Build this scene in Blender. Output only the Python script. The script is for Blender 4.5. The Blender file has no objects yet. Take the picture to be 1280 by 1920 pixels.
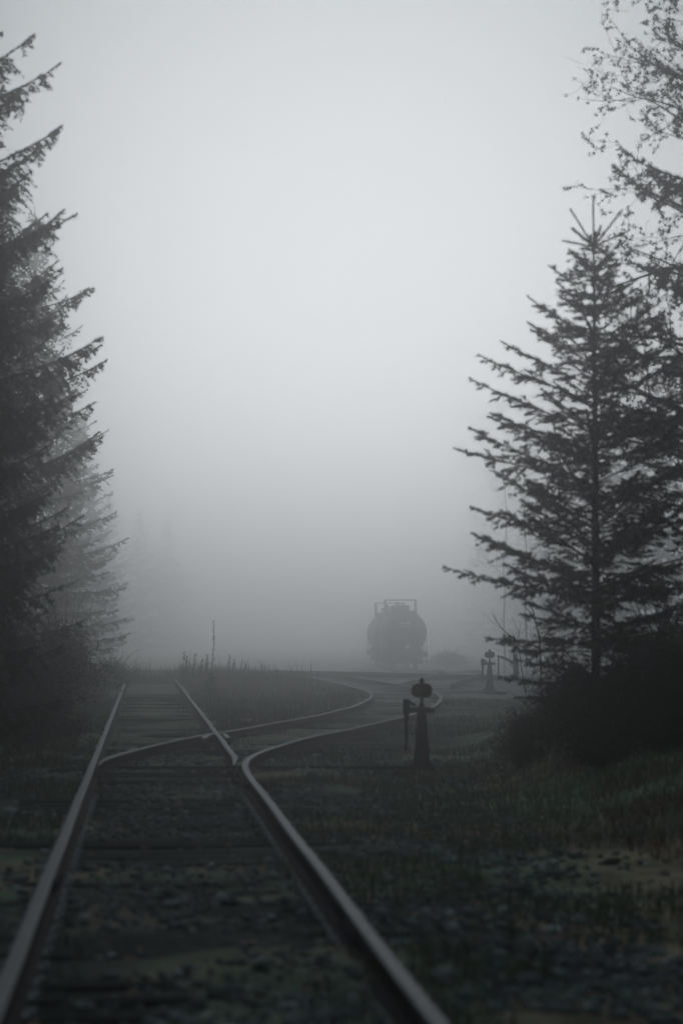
import bpy, math, random
import numpy as np
from mathutils import Vector, Matrix, noise

# ------------------------------------------------------------------ camera, sky, sun, exposure
sc = bpy.context.scene
COL = sc.collection
FPX = 5333.333            # 100 mm on a 36 mm tall frame, in pixels of the 1280 x 1920 photograph
CAM_H = 1.30              # eye height above the rail heads
HORIZON = 1195.0
PITCH = math.atan((HORIZON - 960.0) / FPX)
cd = bpy.data.cameras.new('camera'); cam = bpy.data.objects.new('camera', cd); COL.objects.link(cam)
cd.lens = 100.0; cd.sensor_width = 36.0; cd.clip_start = 0.2; cd.clip_end = 3000.0
cam.location = (0, 0, CAM_H); cam.rotation_euler = (math.pi / 2 + PITCH, 0, 0)
cd.dof.use_dof = True; cd.dof.focus_distance = 95.0; cd.dof.aperture_fstop = 2.6
sc.camera = cam

SUN_EL, SUN_AZ = math.radians(10), math.radians(0.5)     # thin sun far behind the overcast, ahead of the camera
world = bpy.data.worlds.new('World'); sc.world = world; world.use_nodes = True
wn, wl = world.node_tree.nodes, world.node_tree.links
wn.clear()
wo = wn.new('ShaderNodeOutputWorld'); wb = wn.new('ShaderNodeBackground'); sky = wn.new('ShaderNodeTexSky')
hsv = wn.new('ShaderNodeHueSaturation')
sky.sky_type = 'NISHITA'; sky.sun_disc = False
sky.sun_elevation = SUN_EL; sky.sun_rotation = SUN_AZ
sky.air_density = 1.0; sky.dust_density = 2.0; sky.ozone_density = 1.0
hsv.inputs['Saturation'].default_value = 0.10
wl.new(sky.outputs[0], hsv.inputs['Color']); 
deck = wn.new('ShaderNodeMix'); deck.data_type = 'RGBA'; deck.inputs['Factor'].default_value = .75      # even grey cloud deck over the blue sky
deck.inputs[7].default_value = (7.1, 9.5, 11.2, 1); wl.new(hsv.outputs[0], deck.inputs[6]); wl.new(deck.outputs[2], wb.inputs['Color']); wl.new(wb.outputs[0], wo.inputs['Surface'])
wb.inputs['Strength'].default_value = 0.15

sd = bpy.data.lights.new('sun', 'SUN'); sun = bpy.data.objects.new('sun', sd); COL.objects.link(sun)
sd.energy = 0.5; sd.angle = math.radians(17); sd.color = (1.0, 0.975, 0.975)
sdir = Vector((math.sin(SUN_AZ) * math.cos(SUN_EL), math.cos(SUN_AZ) * math.cos(SUN_EL), math.sin(SUN_EL)))
sun.rotation_euler = sdir.to_track_quat('Z', 'Y').to_euler(); sun.location = sdir * 60

vs = sc.view_settings
vs.view_transform = 'Standard'; vs.look = 'None'; vs.exposure = -2.8; vs.gamma = 1.0; vs.use_curve_mapping = False
HAZE_DENSITY = 0.0073

sc.render.engine = 'CYCLES'
cy = sc.cycles
cy.use_denoising = True
try: cy.denoiser = 'OPENIMAGEDENOISE'
except Exception: pass
cy.max_bounces = 14; cy.diffuse_bounces = 2; cy.glossy_bounces = 2; cy.transmission_bounces = 2
cy.volume_bounces = 12; cy.transparent_max_bounces = 4; cy.sample_clamp_indirect = 6.0
cy.use_adaptive_sampling = True; cy.adaptive_threshold = 0.02

# ------------------------------------------------------------------ helpers
def at(px, py, d):
    """Point of the place at depth d (metres along y) that the photograph shows at pixel px, py."""
    u, v = (px - 640.0) / FPX, (960.0 - py) / FPX
    c, s = math.cos(PITCH), math.sin(PITCH)
    yy, zz = c - v * s, s + v * c
    k = d / yy
    return Vector((u * k, d, CAM_H + zz * k))
def on_rail_plane(px, py):
    d = CAM_H * FPX / (py - HORIZON)
    return at(px, py, d)
def ss(a, b, x):
    t = np.clip((x - a) / (b - a), 0, 1); return t * t * (3 - 2 * t)

_T = np.random.default_rng(7).random((64, 64))
def vnoise(x, y, s):
    x = np.asarray(x, float) / s; y = np.asarray(y, float) / s
    xi = np.floor(x).astype(int); yi = np.floor(y).astype(int); fx = x - xi; fy = y - yi
    fx = fx * fx * (3 - 2 * fx); fy = fy * fy * (3 - 2 * fy)
    g = lambda i, j: _T[i % 64, j % 64]
    return (g(xi, yi) * (1 - fx) + g(xi + 1, yi) * fx) * (1 - fy) + (g(xi, yi + 1) * (1 - fx) + g(xi + 1, yi + 1) * fx) * fy

def mesh_np(name, V, F, attr=None, smooth=False):
    """V (n,3), F (m,k) arrays -> mesh."""
    V = np.asarray(V, np.float32); F = np.asarray(F, np.int32); k = F.shape[1]
    me = bpy.data.meshes.new(name)
    me.vertices.add(len(V)); me.vertices.foreach_set('co', V.ravel())
    me.loops.add(F.size); me.loops.foreach_set('vertex_index', F.ravel())
    me.polygons.add(len(F)); me.polygons.foreach_set('loop_start', np.arange(0, F.size, k, dtype=np.int32))
    if attr is not None:
        a = me.color_attributes.new('tint', 'FLOAT_COLOR', 'POINT')
        c = np.ones((len(V), 4), np.float32); c[:, :3] = attr; a.data.foreach_set('color', c.ravel())
    me.update(); me.validate()
    if smooth: me.polygons.foreach_set('use_smooth', np.ones(len(F), bool))
    return me

class MB:
    def __init__(s): s.v = []; s.f = []
    def add(s, V, F):
        o = len(s.v); s.v += [tuple(p) for p in V]; s.f += [tuple(i + o for i in f) for f in F]; return s
    def box(s, c, size, rot=None, taper=1.0):
        hx, hy, hz = [q / 2 for q in size]; V = []
        for z, t in ((-hz, 1.0), (hz, taper)):
            for x, y in ((-hx, -hy), (hx, -hy), (hx, hy), (-hx, hy)): V.append(Vector((x * t, y * t, z)))
        if rot is not None: V = [rot @ p for p in V]
        c = Vector(c)
        return s.add([p + c for p in V], [(3, 2, 1, 0), (4, 5, 6, 7), (0, 1, 5, 4), (1, 2, 6, 5), (2, 3, 7, 6), (3, 0, 4, 7)])
    def tube(s, pts, radii, n=6, cap=True):
        pts = [Vector(p) for p in pts]; rings = []; V = []
        if not hasattr(radii, '__len__'): radii = [radii] * len(pts)
        up = None
        for i, p in enumerate(pts):
            t = (pts[min(i + 1, len(pts) - 1)] - pts[max(i - 1, 0)])
            t = t.normalized() if t.length > 1e-9 else Vector((0, 0, 1))
            if up is None:
                up = Vector((0, 0, 1)) if abs(t.z) < .9 else Vector((1, 0, 0))
            a = t.cross(up).normalized(); b = t.cross(a).normalized(); up = -b if False else up
            for k in range(n):
                w = 2 * math.pi * k / n
                V.append(p + (a * math.cos(w) + b * math.sin(w)) * radii[i])
        F = []
        for i in range(len(pts) - 1):
            for k in range(n):
                F.append((i * n + k, i * n + (k + 1) % n, (i + 1) * n + (k + 1) % n, (i + 1) * n + k))
        if cap: F += [tuple(range(n - 1, -1, -1)), tuple((len(pts) - 1) * n + k for k in range(n))]
        return s.add(V, F)
    def lathe(s, prof, n=16, c=(0, 0, 0), axis='Z'):
        V = []; F = []
        for r, h in prof:
            for k in range(n):
                w = 2 * math.pi * k / n; x, y = r * math.cos(w), r * math.sin(w)
                p = {'Z': (x, y, h), 'X': (h, x, y), 'Y': (x, h, y)}[axis]
                V.append((p[0] + c[0], p[1] + c[1], p[2] + c[2]))
        m = len(prof)
        for i in range(m - 1):
            for k in range(n): F.append((i * n + k, i * n + (k + 1) % n, (i + 1) * n + (k + 1) % n, (i + 1) * n + k))
        F += [tuple(range(n - 1, -1, -1)), tuple((m - 1) * n + k for k in range(n))]
        return s.add(V, F)
    def mesh(s, name, smooth=False):
        me = bpy.data.meshes.new(name); me.from_pydata(s.v, [], s.f); me.update()
        if smooth: me.polygons.foreach_set('use_smooth', np.ones(len(me.polygons), bool))
        return me
    def build(s, name, m, parent=None, smooth=False, bevel=0):
        return obj(name, s.mesh(name, smooth), m, parent, bevel)

def obj(name, me, m, parent=None, bevel=0):
    o = bpy.data.objects.new(name, me); COL.objects.link(o)
    if m is not None and not me.materials: me.materials.append(m)
    if parent is not None: o.parent = parent
    if bevel:
        b = o.modifiers.new('bevel', 'BEVEL'); b.width = bevel; b.segments = 2; b.limit_method = 'ANGLE'
    return o
def empty(name, loc=(0, 0, 0), rz=0.0):
    o = bpy.data.objects.new(name, None); COL.objects.link(o); o.location = loc; o.rotation_euler = (0, 0, rz); o.empty_display_size = .2
    return o
def tag(o, label=None, cat=None, group=None, kind=None):
    if label: o['label'] = label
    if cat: o['category'] = cat
    if group: o['group'] = group
    if kind: o['kind'] = kind
    return o
def copy_tree(o, parent=None):
    c = o.copy(); COL.objects.link(c); c.parent = parent
    for ch in [q for q in o.children]: copy_tree(ch, c)
    return c

# ------------------------------------------------------------------ materials
def material(name, c1, c2, scale=8.0, rough=.8, metal=0.0, bump=0.0, bscale=40.0, tint=False, spec=.3, c3=None, s3=1.5, detail=6.0):
    m = bpy.data.materials.new(name); m.use_nodes = True
    nt = m.node_tree; n, l = nt.nodes, nt.links
    p = n['Principled BSDF']; p.inputs['Roughness'].default_value = rough; p.inputs['Metallic'].default_value = metal
    p.inputs['Specular IOR Level'].default_value = spec
    tc = n.new('ShaderNodeTexCoord')
    nz = n.new('ShaderNodeTexNoise'); nz.inputs['Scale'].default_value = scale; nz.inputs['Detail'].default_value = detail
    l.new(tc.outputs['Object'], nz.inputs['Vector'])
    cr = n.new('ShaderNodeValToRGB'); cr.color_ramp.elements[0].position = .36; cr.color_ramp.elements[1].position = .66
    cr.color_ramp.elements[0].color = (*c1, 1); cr.color_ramp.elements[1].color = (*c2, 1)
    l.new(nz.outputs['Fac'], cr.inputs['Fac']); out = cr.outputs['Color']
    if c3 is not None:
        n3 = n.new('ShaderNodeTexNoise'); n3.inputs['Scale'].default_value = s3; n3.inputs['Detail'].default_value = 4
        l.new(tc.outputs['Object'], n3.inputs['Vector'])
        r3 = n.new('ShaderNodeValToRGB'); r3.color_ramp.elements[0].position = .5; r3.color_ramp.elements[1].position = .62
        l.new(n3.outputs['Fac'], r3.inputs['Fac'])
        mx = n.new('ShaderNodeMix'); mx.data_type = 'RGBA'; l.new(r3.outputs['Color'], mx.inputs['Factor'])
        l.new(out, mx.inputs[6]); mx.inputs[7].default_value = (*c3, 1); out = mx.outputs[2]
    if tint:
        at_ = n.new('ShaderNodeAttribute'); at_.attribute_name = 'tint'
        mx = n.new('ShaderNodeMix'); mx.data_type = 'RGBA'; mx.blend_type = 'MULTIPLY'; mx.inputs['Factor'].default_value = 1
        l.new(out, mx.inputs[6]); l.new(at_.outputs['Color'], mx.inputs[7]); out = mx.outputs[2]
    l.new(out, p.inputs['Base Color'])
    if bump:
        nb = n.new('ShaderNodeTexNoise'); nb.inputs['Scale'].default_value = bscale; nb.inputs['Detail'].default_value = 5
        l.new(tc.outputs['Object'], nb.inputs['Vector'])
        bp = n.new('ShaderNodeBump'); bp.inputs['Strength'].default_value = bump; bp.inputs['Distance'].default_value = .02
        l.new(nb.outputs['Fac'], bp.inputs['Height']); l.new(bp.outputs['Normal'], p.inputs['Normal'])
    return m

M = {}
M['ground'] = material('wet_ground', (.75, .72, .66), (1.3, 1.25, 1.2), 5.0, .9, 0, .9, 22.0, tint=True, spec=.15, detail=10)
M['sleeper'] = material('creosote_timber', (.006, .006, .006), (.016, .015, .014), 6.0, .9, 0, .7, 30.0, c3=(.02, .026, .017), s3=2.2, spec=.15)
M['rail_side'] = material('rusty_rail_web', (.018, .014, .012), (.04, .028, .02), 9.0, .85, 0, .4, 60.0, spec=.2)
M['rail_top'] = material('worn_rail_head', (.09, .092, .095), (.16, .16, .162), 14.0, .55, .6, .05, 80.0)
M['iron'] = material('rusty_iron', (.014, .013, .013), (.035, .027, .022), 20.0, .75, .2, .4, 70.0)
M['iron_worn'] = material('worn_iron', (.20, .21, .225), (.34, .35, .36), 30.0, .5, .5, .2, 70.0)
M['stand'] = material('black_painted_iron', (.012, .014, .014), (.026, .027, .026), 16.0, .6, 0, .3, 60.0)
M['target_red'] = material('faded_dark_red_paint', (.06, .012, .012), (.10, .02, .018), 18.0, .65, 0, .1, 60.0)
M['stone'] = material('ballast_stone', (.06, .064, .066), (.14, .14, .135), 12.0, .85, 0, .5, 60.0, tint=True, spec=.2)
M['stone_dark'] = material('dark_stone', (.008, .008, .009), (.018, .018, .018), 12.0, .9, 0, .5, 60.0, spec=.1)
M['stone_pale'] = material('pale_stone', (.16, .17, .18), (.28, .29, .29), 12.0, .8, 0, .5, 40.0)
M['grass'] = material('wet_grass', (.8, .8, .8), (1.2, 1.2, 1.2), 1.2, .7, tint=True, spec=.2)
M['leaf_litter'] = material('fallen_leaves', (.8, .8, .8), (1.2, 1.2, 1.2), 3.0, .7, tint=True, spec=.3)
M['bracken'] = material('dead_bracken', (.8, .8, .8), (1.2, 1.2, 1.2), 1.0, .8, tint=True, spec=.15)
M['bark'] = material('wet_bark', (.014, .013, .012), (.035, .032, .028), 9.0, .9, 0, .8, 25.0, spec=.15)
M['lichen_bark'] = material('lichen_bark', (.016, .017, .016), (.05, .053, .047), 10.0, .9, 0, .6, 40.0, spec=.15)
M['needle'] = material('conifer_needles', (.016, .026, .020), (.036, .050, .036), 1.1, .75, spec=.12, tint=True)
M['shrub_leaf'] = material('evergreen_shrub_leaves', (.014, .021, .014), (.034, .044, .028), 2.0, .8, spec=.08, tint=True)
M['dry_stalk'] = material('dry_stalk', (.03, .025, .02), (.06, .052, .04), 10.0, .9, spec=.1)
M['tank'] = material('black_tank_paint', (.07, .073, .08), (.11, .113, .12), 1.2, .55, 0, .05, 20.0)
M['tank_metal'] = material('dark_car_steel', (.018, .018, .02), (.04, .038, .036), 6.0, .7, .1, .1, 30.0)
M['white_paint'] = material('white_stencil_paint', (.6, .6, .58), (.8, .8, .78), 10.0, .7)
M['old_wood'] = material('weathered_wood', (.03, .03, .028), (.07, .066, .06), 14.0, .9, 0, .6, 40.0)

# ------------------------------------------------------------------ track centre lines (x as a function of depth y, rail-head plane z = 0)
def main_x(y): return 0.242 - 0.0695 * np.asarray(y, float)
SID = np.array([[20, -1.148], [24, -1.426], [27.5, -1.67], [29.5, -1.765], [31.5, -1.75], [34, -1.56], [38.3, -1.04], [41.5, -.52], [45.5, .07], [50.6, .68],
                [55.9, 1.12], [62, 1.40], [66, 1.45], [70, 1.34], [77, .93], [83.5, .47], [96, -.67], [110, -2.15], [130, -4.5], [160, -8.2]])
YRD = np.array([[55.9, 1.12], [62, 1.42], [68, 1.66], [75, 2.02], [84, 2.65], [96, 3.7], [112, 4.75], [130, 5.25], [150, 5.0], [172, 4.6], [190, 4.2], [206, 3.84], [225, 3.3], [250, 2.4]])
CRS = np.array([[86, 9.5], [91, 7.2], [97, 4.6], [104, 1.6], [110, -.8], [118, -3.9], [130, -8.2], [150, -15.]])
def smooth_path(P, step):
    """Catmull-Rom through the points, resampled, then smoothed."""
    P = np.asarray(P, float); t = np.concatenate([[0], np.cumsum(np.hypot(*np.diff(P, axis=0).T))])
    n = max(int(t[-1] / step), 4); q = np.linspace(0, t[-1], n + 1)
    Pe = np.vstack([2 * P[0] - P[1], P, 2 * P[-1] - P[-2]])
    out = []
    for s in q:
        i = min(max(np.searchsorted(t, s, side='right') - 1, 0), len(P) - 2); u = (s - t[i]) / (t[i + 1] - t[i])
        a, b, c, d = Pe[i], Pe[i + 1], Pe[i + 2], Pe[i + 3]
        out.append(.5 * ((2 * b) + (c - a) * u + (2 * a - 5 * b + 4 * c - d) * u * u + (3 * b - 3 * c + d - a) * u ** 3))
    out = np.array(out)
    for _ in range(10):
        out[1:-1] = .25 * out[:-2] + .5 * out[1:-1] + .25 * out[2:]
    return out                                               # columns: y, x
SIDP, YRDP, CRSP = smooth_path(SID, .5), smooth_path(YRD, .8), smooth_path(CRS, .8)
def sid_x(y): return np.interp(y, SIDP[:, 0], SIDP[:, 1])
def yrd_x(y): return np.interp(y, YRDP[:, 0], YRDP[:, 1])
def crs_x(y): return np.interp(y, CRSP[:, 0], CRSP[:, 1])
def dip(y): return -0.82 * ss(104, 186, np.asarray(y, float))       # the yard lies a little lower than the near track
def track_dist(x, y):
    x = np.asarray(x, float); y = np.asarray(y, float)
    d = np.abs(x - main_x(y)) + np.where(y > 100, 50, 0)
    d = np.minimum(d, np.where((y > 24) & (y < 165), np.abs(x - sid_x(y)), 99))
    d = np.minimum(d, np.where((y > 60) & (y < 250), np.abs(x - yrd_x(y)), 99))
    d = np.minimum(d, np.where((y > 86) & (y < 150), np.abs(x - crs_x(y)) * .25, 99))
    return d
def ground_z(x, y):
    x = np.asarray(x, float); y = np.asarray(y, float)
    d = track_dist(x, y)
    off = ss(1.4, 4.0, d)
    heap = .045 * ss(.48, .68, vnoise(x + 60, y + 11, 1.25)) * (1 - off)          # earth and moss heaped over the sleepers in places
    z = -0.185 + .018 * (vnoise(x, y, .35) - .5) + .03 * (vnoise(x + 9, y + 4, 1.1) - .5)
    z = z + off * (.16 * (vnoise(x, y, 2.6) - .45) + .06 * (vnoise(x, y, .8) - .5))
    z = z + .48 * ss(1.5, 3.0, x) * ss(19, 27, y) * (1 - ss(36, 48, y)) + .2 * ss(3.5, 9.0, x) * (1 - ss(50, 80, y)) + .35 * ss(2.5, 8.0, -(x - main_x(y))) * (1 - ss(110, 160, y))
    z = z - .06 * ss(1.3, 2.2, d) * (1 - ss(2.2, 4.5, d)) + heap * np.where(y < 60, 1, 0)
    return z + dip(y)

# ------------------------------------------------------------------ ground sheet
def grid_lines(parts):
    out = []
    for a, b, s in parts: out += list(np.arange(a, b, s))
    return np.array(out + [parts[-1][1]])
def growth(a, b, s0, g):
    out = [a]; s = s0
    while out[-1] < b: out.append(out[-1] + s); s *= g
    out[-1] = b; return out
xs = np.array([-q for q in growth(9, 400, .3, 1.22)][::-1][:-1] + list(np.arange(-9, 9, .11)) + growth(9, 400, .3, 1.22))
ys = np.array(list(np.linspace(-60, 4, 10)) + list(np.arange(6, 34, .12)) + growth(34, 1000, .16, 1.018))
X, Y = np.meshgrid(xs, ys); Z = ground_z(X, Y)
nx, ny = len(xs), len(ys)
idx = np.arange(nx * ny).reshape(ny, nx)
Fq = np.stack([idx[:-1, :-1], idx[:-1, 1:], idx[1:, 1:], idx[1:, :-1]], -1).reshape(-1, 4)
# real-world colours: oily ballast by the rails, mossy turf, brown soil and flattened dead grass
td = track_dist(X, Y)
n1, n2, n3 = vnoise(X, Y, 1.3), vnoise(X + 31, Y + 17, 3.2), vnoise(X + 5, Y + 50, .5)
col_ball = np.array([.010, .011, .011]); col_moss = np.array([.052, .064, .044]); col_soil = np.array([.125, .090, .062]); col_turf = np.array([.060, .078, .048]); col_dark = np.array([.014, .018, .018])
n4 = vnoise(X * .45 + 12, Y + 3, .9); n5 = vnoise(X * .6 + 44, Y * 1.2, 2.3); heapm = ss(.46, .66, vnoise(X + 60, Y + 11, 1.25))
k = np.clip(ss(.40, .70, n1 * .5 + n3 * .5) * .5 + heapm * .9, 0, 1)[..., None]
warm = ss(.45, .7, vnoise(X + 77, Y, 1.0))[..., None]
base = col_ball * (1 - k) + (col_moss * (1 - warm * .6) + col_soil * warm * .6) * k
off = ss(1.5, 2.6, td + .7 * (n1 - .5))[..., None]
kk = ss(.42, .60, n2)[..., None]
side = col_turf * 1.25 * (1 - kk) + col_soil * .95 * kk
right_bare = (ss(1.0, 2.0, X) * (1 - ss(19, 25, Y)))[..., None]
pt = ss(.33, .60, n5 * .7 + n4 * .3)[..., None]
bare = col_dark * (1 - pt) + (col_soil * .95 + col_turf * .3) * pt
side = side * (1 - right_bare) + bare * right_bare
yardg = (ss(60, 75, Y) * ss(-3, 0, X - sid_x(Y)))[..., None]
tint = base * (1 - off) + side * off
tint = tint * (1 - yardg) + np.array([.15, .155, .15]) * (.5 + 1.0 * n1[..., None]) * yardg        # pale gravel of the yard
mn = (np.abs(X - main_x(Y)) < 1.6) & (Y > 31)
tint[mn] = tint[mn] * .3 + col_turf * .7
tint = np.clip(tint * (.9 + 1.3 * n3[..., None]) * np.where(yardg > .5, .85, 1.65), 0, .4)
ground = obj('ground', mesh_np('ground', np.stack([X, Y, Z], -1).reshape(-1, 3), Fq, tint.reshape(-1, 3), True), M['ground'])
tag(ground, kind='structure')

# ------------------------------------------------------------------ tracks
RAIL_PROF = [(-.065, -.145), (.065, -.145), (.065, -.135), (.013, -.118), (.011, -.045), (.033, -.034), (.035, -.006), (.028, 0), (-.028, 0), (-.035, -.006), (-.033, -.034), (-.011, -.045), (-.013, -.118), (-.065, -.135)]
def rail(path, parent, name='rail', taper_start=0.0, label=None):
    """path: (n,2) array of y, x of the head's centre."""
    P = np.asarray(path, float); V = []; F = []; n = len(RAIL_PROF)
    s = np.concatenate([[0], np.cumsum(np.hypot(*np.diff(P, axis=0).T))])
    for i in range(len(P)):
        t = P[min(i + 1, len(P) - 1)] - P[max(i - 1, 0)]; t = t / np.hypot(*t)
        nrm = np.array([t[0], -t[1]])                         # to the right, in x, y
        w = 1.0 if taper_start <= 0 else min(1.0, .25 + .75 * s[i] / taper_start)
        dz = float(dip(P[i, 0])) + .004 * math.sin(P[i, 0] * .9) 
        for a, b in RAIL_PROF: V.append((P[i, 1] + nrm[0] * a * w, P[i, 0] + nrm[1] * a * w, b + dz))
    for i in range(len(P) - 1):
        for k in range(n): F.append((i * n + k, i * n + (k + 1) % n, (i + 1) * n + (k + 1) % n, (i + 1) * n + k))
    F += [tuple(range(n - 1, -1, -1)), tuple((len(P) - 1) * n + k for k in range(n))]
    me = bpy.data.meshes.new(name); me.from_pydata(V, [], F)
    me.materials.append(M['rail_side']); me.materials.append(M['rail_top'])
    mi = np.zeros(len(F), np.int32)
    for i in range(len(P) - 1):
        for k in (6, 7, 8): mi[i * n + k] = 1
    me.polygons.foreach_set('material_index', mi); me.update()
    o = obj(name, me, None, parent)
    if label: o['label'] = label
    return o
def offset(P, a):
    P = np.asarray(P, float); T = np.gradient(P, axis=0); T /= np.hypot(T[:, 0], T[:, 1])[:, None]
    return np.stack([P[:, 0] - T[:, 1] * a, P[:, 1] + T[:, 0] * a], 1)      # positive a: to the right

rng = np.random.default_rng(11); random.seed(5)
def timber_mesh(L, W, H, seed):
    """A worn sleeper: a box with split, dipped and rounded edges."""
    r = random.Random(seed); mb = MB(); n = 7; V = []; F = []
    for i in range(n):
        x = -L / 2 + L * i / (n - 1); a = r.uniform(-.012, .012); b = r.uniform(-.012, .012); c = r.uniform(-.012, .004)
        V += [(x, -W / 2 + a, -H), (x, W / 2 + b, -H), (x, W / 2 + b, -.02 + c), (x, W / 2 - .022 + b, c), (x, -W / 2 + .022 + a, c + r.uniform(-.006, .006)), (x, -W / 2 + a, -.02 + c)]
    for i in range(n - 1):
        for k in range(6): F.append((i * 6 + k, i * 6 + (k + 1) % 6, i * 6 + 6 + (k + 1) % 6, i * 6 + 6 + k))
    F += [(5, 4, 3, 2, 1, 0), tuple((n - 1) * 6 + k for k in range(6))]
    # F above winds inwards for some builders; normals are made consistent here
    me = bpy.data.meshes.new('sleeper'); me.from_pydata(V, [], F); me.update()
    import bmesh
    bm = bmesh.new(); bm.from_mesh(me); bmesh.ops.recalc_face_normals(bm, faces=bm.faces); bm.to_mesh(me); bm.free()
    me.materials.append(M['sleeper']); return me
SLEEPERS = [timber_mesh(2.6, .24, .17, q) for q in range(5)]
LONG_SLEEPERS = {L: timber_mesh(L, .25, .17, int(L * 10)) for L in (3.0, 3.4, 3.8, 4.2, 4.6)}
mbp = MB(); mbp.box((0, 0, .006), (.20, .18, .014)); mbp.box((-.09, .05, .022), (.03, .03, .024)); mbp.box((.09, -.05, .022), (.03, .03, .024))
mbp.box((-.09, -.055, .018), (.028, .028, .014)); mbp.box((.09, .055, .020), (.028, .028, .018))
PLATE = mbp.mesh('tie_plate'); PLATE.materials.append(M['iron_worn'])

def sleepers(path, parent, y0, y1, gap=.54, plates_to=0.0, longs=None, zoff=0.0):
    P = np.asarray(path); s = np.concatenate([[0], np.cumsum(np.hypot(*np.diff(P, axis=0).T))])
    for q in np.arange(0, s[-1], gap):
        q = q + random.uniform(-.05, .05)
        y, x = np.interp(q, s, P[:, 0]), np.interp(q, s, P[:, 1])
        if not (y0 <= y <= y1): continue
        y2, x2 = np.interp(q + .3, s, P[:, 0]), np.interp(q + .3, s, P[:, 1])
        rz = -math.atan2(x2 - x, y2 - y)
        L = None
        if longs is not None: L = longs(y)
        me = LONG_SLEEPERS[L] if L else random.choice(SLEEPERS)
        o = obj('sleeper', me, None, parent)
        sx = random.uniform(-.08, .08) + (0 if not L else (L - 2.6) / 2)
        o.location = (x + sx, y, -.163 + zoff + float(dip(y)) + random.uniform(-.03, .008)); o.rotation_euler = (random.uniform(-.02, .02), random.uniform(-.006, .006), rz + random.uniform(-.025, .025) + (math.pi if random.random() < .5 and not L else 0))
        if y < plates_to:
            for a in (-.755, .755):
                p = obj('tie_plate', PLATE, None, parent)
                p.location = (x + a * math.cos(rz), y + a * math.sin(rz), -.162 + float(dip(y))); p.rotation_euler = (0, 0, rz)

G2 = .7575
ym = np.arange(3.0, 93.01, .5)
MAINP = np.stack([ym, main_x(ym)], 1)
main = tag(empty('railway_track', (0, 0, 0)), 'weathered straight railway track running from the foreground into grass and fog at left', 'railway track')
rail(offset(MAINP, -G2), main, label='long left rail with worn grey head')
near_r = np.vstack([MAINP[MAINP[:, 0] < 26.5], [26.6, main_x(26.6)]])
rail(offset(near_r, G2), main, label='foreground right rail with worn grey head')
ytip = np.arange(28.9, 89.01, .5)
tip = np.stack([ytip, main_x(ytip)], 1)
tr = offset(tip, G2); 
bend = np.clip((31.2 - tr[:, 0]) / 2.3, 0, 1); tr[:, 1] -= .085 * bend ** 1.2
rail(tr, main, taper_start=2.0, label='straight switch rail beginning at the points')
def longs(y):
    if y < 27.2: return None
    if y < 30: return 3.0
    if y < 32.5: return 3.4
    if y < 35: return 3.8
    if y < 37.5: return 4.2
    if y < 40: return 4.6
    return None
sleepers(MAINP, main, 7.5, 74, plates_to=26, longs=longs)
# joint bars and bolts on the foreground rails, switch rods at the points
def joint(y, side, parent):
    x = float(main_x(y)) + side * G2; rz = math.atan(.0695)
    for s in (-1, 1):
        mb = MB(); mb.box((s * .026, 0, -.08), (.024, .62, .066))
        o = mb.build('joint_bar', M['iron'], parent, bevel=.004); o.location = (x, y, 0); o.rotation_euler = (0, 0, rz)
        for q in (-.22, -.075, .075, .22):
            b = MB(); b.lathe([(.016, 0), (.016, .018), (.009, .022)], 6, axis='X'); bo = b.build('joint_bolt', M['iron'], o)
            bo.location = (s * .038 if s > 0 else -.060 + .0, q, -.08)
joint(26.6, 1, main); joint(16.2, -1, main); joint(13.4, 1, main)
for y in (29.2, 29.75):
    mb = MB(); mb.box((0, 0, -.12), (1.5, .045, .02)); o = mb.build('switch_rod', M['iron'], main); o.location = (float(main_x(y)), y, 0)
mb = MB(); mb.tube([(-.70, 0, -.125), (1.35, .02, -.125), (2.72, .05, -.13)], .018, 6)
o = mb.build('throw_rod', M['iron'], main); o.location = (float(main_x(31.3)), 31.3, 0)

sid = tag(empty('siding_track'), 'rusty siding track curving right from the points, then back left into the yard', 'railway track')
sp = np.vstack([[26.612, sid_x(26.612)], SIDP[(SIDP[:, 0] > 26.8)]])
rail(offset(sp, G2), sid, label='outer rail of the curved siding')
lp = offset(SIDP, -G2); lp = lp[lp[:, 0] > 28.9]
ml = main_x(lp[:, 0]) - G2
lp[:, 1] = np.maximum(lp[:, 1], ml + .075 + .0 * ml)
rail(lp, sid, taper_start=2.0, label='inner closure rail crossing the straight track at the frog')
sleepers(SIDP, sid, 36, 80, gap=.56, zoff=-.02)
# guard rail and frog wing rails
fy = 38.4
for a in (-.10, .10):
    w = np.stack([np.linspace(fy - 1.6, fy + .2, 6), main_x(np.linspace(fy - 1.6, fy + .2, 6)) + G2 + a + np.linspace(.0, .0, 6)], 1)
    if a < 0: w[:, 1] -= np.linspace(.12, 0, 6)
    rail(w, sid, name='wing_rail')

yard = tag(empty('yard_track'), 'far yard track leading away to the tank wagons in the fog', 'railway track')
yp = YRDP[YRDP[:, 0] > 79]
rail(offset(yp, G2), yard); rail(offset(yp, -G2), yard)
sleepers(YRDP, yard, 79, 120, gap=.6, zoff=-.02)
cross = tag(empty('yard_track'), 'farthest yard track slanting across the gravel before the tank wagons', 'railway track')
rail(offset(CRSP, G2), cross); rail(offset(CRSP, -G2), cross)
sleepers(CRSP, cross, 86, 125, gap=.6, zoff=-.02)

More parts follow.
